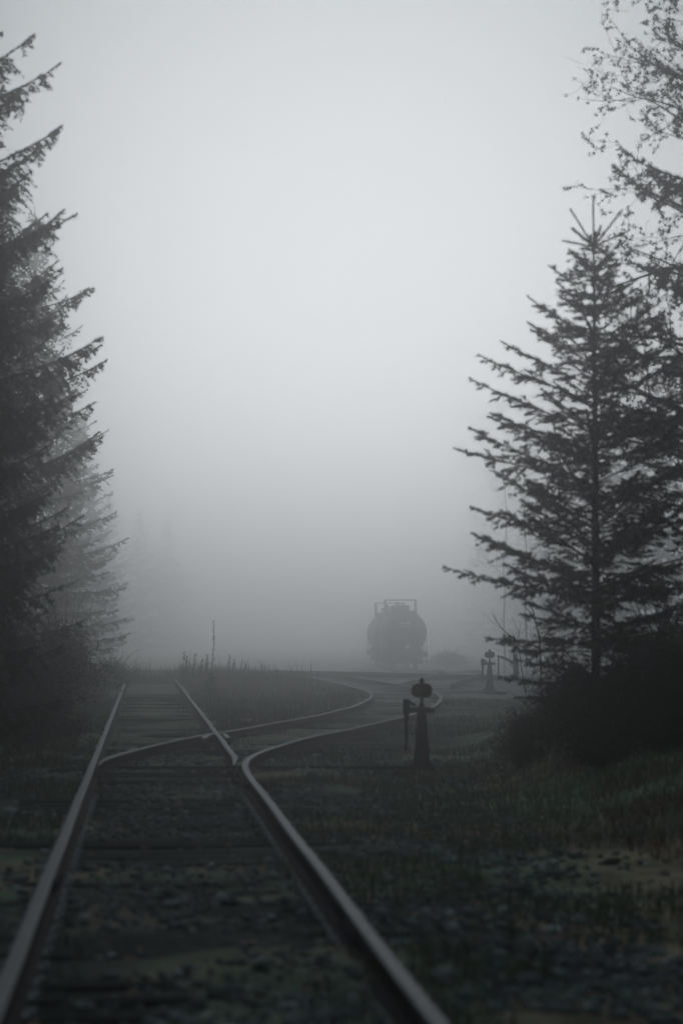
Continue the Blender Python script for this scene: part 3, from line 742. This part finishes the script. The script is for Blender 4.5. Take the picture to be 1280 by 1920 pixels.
def bare(name, ms, loc, rz, sca, label, group=None, cat='tree'):
    r = tag(empty(name, loc, rz), label, cat, group); r.scale = sca if hasattr(sca, '__len__') else (sca,) * 3
    obj('trunk', ms[0], None, r); obj('branches', ms[1], None, r)
    if ms[2] is not None: obj('lichen_tufts', ms[2], None, r)
    return r
lich = bare_tree(4, 13.0, .14, (-.006, 0), 2.5, levels=4, twigs=.8, limbs=28, bias=(-1, 0), first=.22)
bare('lichened_bare_tree', lich, gpt(1392, 35.0), 0, .80, 'leafless tree with twiggy lichen-tufted branches reaching in at the top right')
thin = bare_tree(14, 11.0, .045, (0, 0), 2.6, levels=4, twigs=.9, lichen=False, limbs=16, first=.3)
for i, (px, d, s, rz) in enumerate([(985, 150, 1.35, .3), (1040, 142, 1.3, 2.2), (945, 170, 1.35, 4.0)]):
    bare('thin_bare_tree', thin, gpt(px, d), rz, s, 'thin leafless tree faint in the fog left of the young fir', 'faint bare trees left of the fir')

# bare saplings between the far switch stand and the fir
def traced(name, d, lines, label, cat, m, depth=.35, seed=1, twig=True, base_d=None):
    """lines: lists of (px, py, radius); depth wanders round d so the plant has real volume."""
    R = random.Random(seed); root = None; segs = []
    for ln in lines:
        dd = d + R.uniform(-depth, depth) * .3; P = []; Rr = []
        drift = R.uniform(-depth, depth)
        for i, (px, py, r) in enumerate(ln):
            P.append(at(px, py, dd + drift * i / max(1, len(ln) - 1))); Rr.append(r)
        segs.append((P, Rr))
        if twig:
            for q in range(len(P) - 1):
                for w in range(3):
                    b = P[q].lerp(P[q + 1], R.random()); dirv = (P[q + 1] - P[q]).normalized()
                    e = dirv * .6 + Vector((R.gauss(0, .5), R.gauss(0, .6), R.uniform(-.1, .7))); L = R.uniform(.12, .4)
                    segs.append(([b, b + e * L * .5, b + e * L + Vector((0, 0, .04))], [Rr[q] * .4 + .001, .003, .002]))
    base = segs[0][0][0].copy()
    r = tag(empty(name, base), label, cat)
    segs = [([p - base for p in P], Rr) for P, Rr in segs]
    V0, F0 = tubes_np([segs[0]], 6); me = mesh_np('trunk', V0, F0, smooth=True); obj('trunk', me, m, r)
    V1, F1 = tubes_np(segs[1:], 4); me = mesh_np('branches', V1, F1, smooth=True); obj('branches', me, m, r)
    return r
traced('bare_sapling', 58, [[(1015, 1300, .03), (1013, 1250, .026), (1011, 1200, .022), (1000, 1150, .013), (985, 1110, .007), (975, 1070, .003)],
                            [(1011, 1213, .016), (985, 1208, .014), (965, 1200, .012), (947, 1185, .009), (935, 1172, .006), (926, 1155, .003)],
                            [(1011, 1190, .012), (1000, 1160, .009), (980, 1130, .006), (962, 1105, .004), (950, 1085, .002)],
                            [(1012, 1205, .01), (1030, 1180, .008), (1042, 1150, .005), (1050, 1110, .003)]],
       'slender leafless sapling with one long branch curving left towards the far switch stand', 'sapling', M['lichen_bark'], .5, 2)
traced('bare_sapling', 52, [[(985, 1300, .014), (980, 1270, .012), (975, 1240, .009), (970, 1210, .005), (972, 1180, .003)],
                            [(985, 1290, .010), (970, 1268, .008), (958, 1248, .006), (955, 1225, .003)],
                            [(987, 1290, .010), (1000, 1262, .008), (1005, 1235, .005), (1000, 1210, .003)]],
       'low twiggy bare bush at the foot of the long-branched sapling', 'bush', M['lichen_bark'], .4, 5)

# ------------------------------------------------------------------ leafy shrubs
def shrub(seed, w, h, n, leaf=.05, dep=None):
    R = np.random.default_rng(seed); dep = dep or w; segs = []; tips = []
    for s in range(26):
        a = R.uniform(0, 6.28); rr = R.uniform(.1, 1.0); hh = h * R.uniform(.5, 1.0) * (1 - .35 * rr)
        k = 7; t = np.linspace(0, 1, k); P = np.stack([np.cos(a) * rr * w * .5 * t ** .8, np.sin(a) * rr * dep * .5 * t ** .8, hh * np.sin(t * (1.35 + .5 * rr))], 1); P[1:] += np.cumsum(R.normal(0, .03, (k - 1, 3)), 0)
        segs.append((P, np.linspace(.014, .003, k))); tips.append(P)
    for q in range(34):                      # bare canes arching out of the leaves
        a = R.uniform(0, 6.28); rr = R.uniform(.3, 1.15); hh = h * R.uniform(.75, 1.35); t = np.linspace(0, 1, 7); b = R.uniform(1.3, 2.4)
        P = np.stack([np.cos(a) * rr * w * .55 * t, np.sin(a) * rr * dep * .55 * t, hh * np.sin(t * b)], 1); P[1:] += np.cumsum(R.normal(0, .03, (6, 3)), 0); segs.append((P, np.linspace(.009, .003, 7)))
    C = np.concatenate([p[2:] for p in tips]); i = R.integers(0, len(C), n // 14); cl = C[i] + R.normal(0, .15, (len(i), 3)) * [w * .5, dep * .5, h * .45]
    pos = np.repeat(cl, 14, 0) + R.normal(0, .075, (len(cl) * 14, 3)); pos[:, 2] = np.abs(pos[:, 2])
    a = R.normal(size=pos.shape); a[:, 2] *= .6; a /= np.linalg.norm(a, axis=1)[:, None]; b = np.cross(a, R.normal(size=pos.shape)); b /= np.linalg.norm(b, axis=1)[:, None] + 1e-9
    sz = (leaf * R.uniform(.6, 1.3, len(pos)))[:, None]
    V = np.stack([pos - a * sz * .5, pos + b * sz * .28, pos + a * sz * .6, pos - b * sz * .28], 1).reshape(-1, 3)
    br = R.uniform(.6, 1.35, len(pos)); brown = R.random(len(pos)) < .22
    Cc = np.stack([np.where(brown, br * 1.7, br), br, np.where(brown, br * .8, br)], 1)
    Vb, Fb = tubes_np(segs, 4)
    mt = mesh_np('stems', Vb, Fb); mt.materials.append(M['bark'])
    ml = mesh_np('foliage', V, np.arange(len(V)).reshape(-1, 4), np.repeat(Cc, 4, 0)); ml.materials.append(M['shrub_leaf'])
    return mt, ml
def bush(name, ms, loc, rz, sca, label, group=None):
    r = tag(empty(name, loc, rz), label, 'bush', group); r.scale = sca
    obj('stems', ms[0], None, r); obj('foliage', ms[1], None, r); return r
sh = [shrub(1, 1.7, 1.1, 6500, .055), shrub(2, 1.5, 1.3, 6500, .06), shrub(3, 2.0, 2.2, 11000, .07)]
bush('bramble_bush', sh[0], gpt(1052, 30.5), .3, (.7, .8, .5), 'low dark bramble mound at the left foot of the young fir')
bush('bramble_bush', sh[1], gpt(1105, 28.5), 1.3, (.95, .85, .66), 'dark bramble bush around the trunk base of the young fir')
bush('bramble_bush', sh[0], gpt(1205, 28.0), 2.3, (1.05, .85, .62), 'dark bramble bush right of the young fir')
bush('bramble_bush', sh[1], gpt(1300, 29.0), 4.0, (1.0, 1.0, .72), 'tall dark bush at the right edge of the picture')
bush('bramble_bush', sh[1], gpt(978, 30.0), 2.9, (.42, .6, .42), 'small bramble clump at the left tip of the dark thicket')
bush('bramble_bush', sh[0], gpt(1128, 26.6), 5.2, (.62, .6, .42), 'low bramble clump in front of the young fir, on the brown bank')
bush('bramble_bush', sh[1], gpt(1246, 26.0), .8, (.6, .6, .46), 'low bramble clump at the right front of the dark thicket')
bush('bramble_bush', sh[2], gpt(1262, 34.0), 5.0, (.85, 1.0, .62), 'big dark bush behind the brambles at right')
bush('evergreen_bush', sh[2], gpt(120, 54.0), .6, (.82, .9, .9), 'upright dark bush with steep right side beside the far left rail')
bush('evergreen_bush', sh[2], gpt(20, 42.0), 2.6, (.95, .9, .8), 'wide dark bush under the tall spruce at the left edge')
bush('evergreen_bush', sh[1], gpt(75, 38.0), 1.6, (.85, .9, .52), 'low dark bush in front of the upright one at left')
bush('evergreen_bush', sh[0], gpt(205, 80.0), 3.6, (1.1, 1, .8), 'small misty bush where the left rail disappears')
bush('evergreen_bush', sh[2], gpt(838, 205.0), 3.1, (1.5, 1.2, .6), 'foggy bush just right of the tank wagons')

# ------------------------------------------------------------------ weeds, seedling, fence, loose stones
stalk_spots = [(402, 1162, 84, .9), (344, 1222, 78, .8), (352, 1230, 80, .7), (363, 1226, 79, .8), (376, 1234, 82, .7), (386, 1228, 80, .8), (429, 1228, 86, .8), (440, 1236, 90, .7)]
stalk_lab = ['tallest dry weed stalk, beside the seedling between the two tracks', 'leftmost dry weed stalk beyond the end of the straight right rail', 'second dry weed stalk from the left, short and thin', 'third dry weed stalk from the left in the row', 'fourth dry weed stalk from the left in the row', 'dry weed stalk just left of the tallest one', 'dry weed stalk just right of the tallest one', 'rightmost short dry weed stalk in the row']
for i, (px, py, d, w) in enumerate(stalk_spots):
    R = random.Random(100 + i); g = Vector(gpt(px - 3, d)); top = at(px + R.uniform(-2, 4), py, d); h = top - g
    mb = MB(); P = [Vector((0, 0, 0)), h * .35 + Vector((R.gauss(0, .02), 0, 0)), h * .7 + Vector((R.gauss(0, .03), 0, 0)), h]
    mb.tube(P, [.012 * w, .010 * w, .008 * w, .003], 5)
    r = tag(empty('dry_weed', g), stalk_lab[i], 'weed', 'dry weeds between the tracks')
    mb.build('stalk', M['dry_stalk'], r)
    mb = MB()
    for q in range(int(16 + 26 * h.z)):
        t = R.uniform(.35, 1.0); b = h * t; a = R.uniform(0, 6.28); L = R.uniform(.03, .09) * (1.3 - t)+.01
        e = b + Vector((math.cos(a) * L, math.sin(a) * L, L * .9)); mb.tube([b, (b + e) / 2 + Vector((0, 0, -.004)), e], [.004, .006, .007], 4)
    mb.build('seed_head', M['dry_stalk'], r)
seed_m = conifer(77, .75, lambda f: float(np.interp(f, [0, .3, 1], [.24, .22, .03])), lambda f: .5 + .4 * f, whorl=.08, per=5, first=.08, twig_gap=.05, twig_len=.12, droop=.1, spacing=.006, nlen=.03, nwid=.008, r0=.012)
tree('conifer_seedling', seed_m, gpt(397, 70.0), 0, 1.0, 'small conifer seedling in the grass right of the straight track')

fp0, fp1 = at(934, 1262, 74), at(966, 1262, 72)
fr = tag(empty('broken_fence', fp1), 'broken wooden fence post with a fallen rail right of the far switch stand', 'fence')
def rel(px, py, d): return at(px, py, d) - fp1
mb = MB(); mb.tube([rel(966, 1272, 72), rel(967, 1250, 72), rel(965, 1226, 72)], [.075, .07, .065], 7); mb.build('post', M['old_wood'], fr)
mb = MB(); mb.tube([rel(934, 1270, 74), rel(934, 1229, 74)], [.022, .02], 6); mb.build('post', M['old_wood'], fr)
mb = MB(); mb.tube([rel(933, 1230, 74), rel(950, 1236, 73), rel(963, 1244, 72), rel(972, 1262, 71.6)], [.03, .035, .04, .03], 6); mb.build('fence_rail', M['old_wood'], fr)

def rock_mesh(seed, flat=.6):
    import bmesh
    bm = bmesh.new(); bmesh.ops.create_icosphere(bm, subdivisions=2, radius=.5)
    R = random.Random(seed); off_ = Vector((R.uniform(0, 50),) * 3)
    for v in bm.verts:
        n = noise.noise(v.co * 2.2 + off_); n2 = noise.noise(v.co * 5 + off_); v.co *= 1 + .45 * n + .15 * n2; v.co.z *= flat
    me = bpy.data.meshes.new('rock'); bm.to_mesh(me); bm.free(); return me
for i, (px, py, w, m, lab, nm, cat, fl) in enumerate([
        (1141, 1608, .155, 'stone_dark', 'dark oblong lump on the brown ground at right, tilted up to the right', 'dark_stone', 'stone', .36),
        (956, 1708, .10, 'stone_dark', 'small dark lump on the smooth brown patch at right', 'dark_stone', 'stone', .38),
        (966, 1651, .20, 'stone_dark', 'flat dark lump above the brown patch at right', 'dark_stone', 'stone', .24),
        (704, 1620, .22, 'stone_dark', 'long flat dark lump lying close to the right rail', 'dark_stone', 'stone', .2),
        (886, 1578, .07, 'stone_dark', 'small round dark stone among the gravel right of the track', 'dark_stone', 'stone', .6),
        (988, 1841, .075, 'stone_pale', 'pale stone in the dark gravel at the bottom right', 'pale_stone', 'stone', .45),
        (1202, 1868, .06, 'stone_pale', 'small pale stone near the bottom right corner', 'pale_stone', 'stone', .45),
        (980, 1563, .07, 'stone_pale', 'small pale stone beyond the dark lumps at right', 'pale_stone', 'stone', .4)]):
    q = on_rail_plane(px, py); d = (CAM_H + .17) * FPX / (py - HORIZON); q = at(px, py, d)
    me = rock_mesh(200 + i, fl); o = obj(nm, me, M[m]); o.location = (q.x, d, float(ground_z(q.x, d)) + w * fl * .22); o.scale = (w, w * .7, w); o.rotation_euler = (0, -.25 if i == 0 else R9.uniform(-.1, .1), R9.uniform(-.4, .4))
    tag(o, lab, cat)

# ------------------------------------------------------------------ ballast stones, litter, grass, bracken
def icosa():
    t = (1 + 5 ** .5) / 2
    V = np.array([(-1, t, 0), (1, t, 0), (-1, -t, 0), (1, -t, 0), (0, -1, t), (0, 1, t), (0, -1, -t), (0, 1, -t), (t, 0, -1), (t, 0, 1), (-t, 0, -1), (-t, 0, 1)], float); V /= np.linalg.norm(V[0])
    F = np.array([(0, 11, 5), (0, 5, 1), (0, 1, 7), (0, 7, 10), (0, 10, 11), (1, 5, 9), (5, 11, 4), (11, 10, 2), (10, 7, 6), (7, 1, 8), (3, 9, 4), (3, 4, 2), (3, 2, 6), (3, 6, 8), (3, 8, 9), (4, 9, 5), (2, 4, 11), (6, 2, 10), (8, 6, 7), (9, 8, 1)])
    return V, F
R = np.random.default_rng(91)
N = 14000
y = 8.0 + (R.random(N) ** 1.35) * 30; x = main_x(y) + R.normal(0, 1.5, N)
m2 = R.random(N) < .25; x[m2] = R.uniform(0.8, 2.0, m2.sum()) - .02 * y[m2]
keep = vnoise(x, y, .7) * .5 + vnoise(x + 3, y, 2.0) * .5 > .40
railc = np.minimum(np.abs(x - main_x(y) - G2), np.abs(x - main_x(y) + G2)); keep &= railc > .09
x, y = x[keep], y[keep]; n = len(x)
IV, IF = icosa(); sz = R.uniform(.010, .028, n) * np.where(R.random(n) < .10, 1.8, 1)
V = IV[None] * (1 + R.uniform(-.28, .28, (n, 12, 1))) * sz[:, None, None] * np.stack([R.uniform(.8, 1.4, n), R.uniform(.8, 1.4, n), R.uniform(.5, .9, n)], 1)[:, None]
V += np.stack([x, y, ground_z(x, y) + sz * .35], 1)[:, None]
Fs = (IF[None] + (np.arange(n) * 12)[:, None, None]).reshape(-1, 3)
br = R.uniform(.7, 2.1, n) * np.where(R.random(n) < .08, 2.4, 1); C = np.repeat(np.stack([br, br, br], 1), 12, 0)
tag(obj('ballast_gravel', mesh_np('ballast_gravel', V.reshape(-1, 3), Fs, C), M['stone']), 'dark wet ballast gravel strewn between and beside the rails', 'gravel', kind='stuff')

N = 3600
y = 8.0 + (R.random(N) ** 1.2) * 34; x = main_x(y) + R.normal(.6, 2.6, N)
a = R.uniform(0, 6.28, N); sz = R.uniform(.018, .045, N); zz = ground_z(x, y) + .012
c, s = np.cos(a), np.sin(a)
def lp_(u, v, w): return np.stack([x + (c * u - s * v) * sz, y + (s * u + c * v) * sz, zz + w * sz], 1)
tl = R.uniform(-.1, .5, (4, N))
V = np.stack([lp_(-1, 0, tl[0]), lp_(0, -.55, tl[1] * .4), lp_(1, 0, tl[2]), lp_(0, .55, tl[3] * .4)], 1).reshape(-1, 3)
pal = np.array([[.34, .18, .11], [.20, .14, .09], [.42, .41, .39], [.16, .10, .07], [.06, .052, .04]]); C = np.repeat(pal[R.integers(0, 5, N)] * R.uniform(.6, 1.1, (N, 1)), 4, 0)
tag(obj('leaf_litter', mesh_np('leaf_litter', V, np.arange(4 * N).reshape(-1, 4), C), M['leaf_litter']), 'scattered fallen leaves on the ballast and grass', 'leaf litter', kind='stuff')

def blades(name, x, y, h, w, pal, m, label, cat, lean=.5):
    n = len(x); a = R.uniform(0, 6.28, n); ln = R.uniform(.1, lean, n) * h; g = ground_z(x, y) - .01
    dx, dy = np.cos(a), np.sin(a); px, py = -dy * w / 2, dx * w / 2
    b0 = np.stack([x - px, y - py, g], 1); b1 = np.stack([x + px, y + py, g], 1)
    mx_, my_ = x + dx * ln * .35, y + dy * ln * .35
    m0 = np.stack([mx_ - px * .8, my_ - py * .8, g + h * .6], 1); m1 = np.stack([mx_ + px * .8, my_ + py * .8, g + h * .6], 1)
    tt = np.stack([x + dx * ln, y + dy * ln, g + h * .95], 1)
    V = np.stack([b0, b1, m0, m1, tt], 1).reshape(-1, 3); o = np.arange(n)[:, None] * 5
    F = np.concatenate([o + [0, 1, 3], o + [0, 3, 2], o + [2, 3, 4]])
    C = np.repeat(pal[R.integers(0, len(pal), n)] * R.uniform(.65, 1.25, (n, 1)), 5, 0)
    return tag(obj(name, mesh_np(name, V, F, C), m), label, cat, kind='stuff')
GREEN = np.array([[.075, .135, .062], [.090, .14, .070], [.135, .13, .075], [.16, .13, .078], [.06, .10, .055]])
STRAW = np.array([[.11, .085, .058], [.09, .070, .048], [.065, .068, .044], [.13, .105, .075], [.05, .060, .036]])
RUST = np.array([[.18, .085, .055], [.14, .070, .048], [.10, .070, .048], [.20, .115, .075]])
# short turf on both sides
N = 190000
y = 8 + (R.random(N) ** 1.0) * 62; x = R.uniform(-1, 1, N) * (1.5 + y * .125)
td_ = track_dist(x, y); nn = vnoise(x, y, .6) * .4 + vnoise(x + 40, y, 2.2) * .6
keep = (nn + .25 * ss(1.2, 3.0, td_) + .25 * ss(30, 42, y) * (np.abs(x - main_x(y)) < 1.4) > .56) & (td_ > .95 * (R.random(N) ** .35))
rc = np.minimum(np.abs(x - main_x(y) - G2), np.abs(x - main_x(y) + G2)); keep &= rc > .1
keep &= ~((x > .9) & (y < 20) & (nn < .66))
x, y = x[keep], y[keep]
blades('grass', x, y, R.uniform(.03, .11, len(x)) * (1 + .5 * vnoise(x, y, 1.5)), .006 + .00012 * y, GREEN, M['grass'], 'short dull green turf beside and between the tracks', 'grass')
# taller dead grass between the tracks and along the left side
N = 40000
y = 32 + R.random(N) * 85; t = R.random(N); lft = main_x(y) + 1.0; rgt = np.maximum(sid_x(y) - 1.1, lft + .05); x = lft + (rgt - lft) * t
keep = ((rgt - lft) > .6) & (vnoise(x, y, 1.4) * .6 + vnoise(x, y + 20, .5) * .4 + .25 * (R.random(N) - .5) > .47)
x1, y1 = x[keep], y[keep]
y2 = 26 + R.random(26000) * 75; x2 = main_x(y2) - 1.1 - np.abs(R.normal(0, 1.8, 26000)); k2 = vnoise(x2, y2, 1.1) > .42; x2, y2 = x2[k2], y2[k2]
y3 = 84 + R.random(30000) * 24; x3 = -16 + R.random(30000) * 17.5; k3 = (x3 < sid_x(y3) - 1.2) & (vnoise(x3 + 5, y3, 1.6) > .35) & ((np.abs(x3 - main_x(y3)) > 1.0) | (y3 > 88)); x3, y3 = x3[k3], y3[k3]
x, y = np.concatenate([x1, x2, x3]), np.concatenate([y1, y2, y3])
blades('dead_grass', x, y, R.uniform(.10, .34, len(x)) * np.where(y > 84, .5 + 2.0 * vnoise(x * 1.3, y, 1.2) ** 2 + 1.2 * (R.random(len(x)) < .06), .25 + .75 * vnoise(x + 9, y * .8, .9) + .9 * (R.random(len(x)) < .03)), .008 + .00015 * y, STRAW, M['grass'], 'taller dead grass and weeds between the diverging tracks', 'grass', .45)
# rusty bracken and dead stems at the right, below the brambles
N = 42000
y = 17 + R.random(N) * 26; x = 2.0 + R.random(N) * 3.6 + .02 * (y - 20); keep = vnoise(x, y, .8) * .55 + vnoise(x + 8, y, 2.0) * .45 + .25 * ss(22, 34, y) > .58
x, y = x[keep], y[keep]
blades('dead_bracken', x, y, R.uniform(.05, .22, len(x)) * (.5 + .8 * ss(20, 36, y)), .010, RUST, M['bracken'], 'brown dead bracken on the bank below the brambles at right', 'bracken', .9)

# ------------------------------------------------------------------ the fog
mb = MB(); mb.box((0, 470, 10.0), (840, 1100, 26.0))
hz = mb.build('haze', None)
hm = bpy.data.materials.new('fog'); hm.use_nodes = True
n, l = hm.node_tree.nodes, hm.node_tree.links
n.clear(); out = n.new('ShaderNodeOutputMaterial'); pv = n.new('ShaderNodeVolumePrincipled')
pv.inputs['Color'].default_value = (.985, .991, .996, 1); pv.inputs['Density'].default_value = HAZE_DENSITY; pv.inputs['Anisotropy'].default_value = .95
pv.inputs['Density Attribute'].default_value = ''; pv.inputs['Temperature Attribute'].default_value = ''
l.new(pv.outputs[0], out.inputs['Volume']); hz.data.materials.append(hm)
tag(hz, 'pale grey fog filling the whole place', 'fog', kind='stuff')
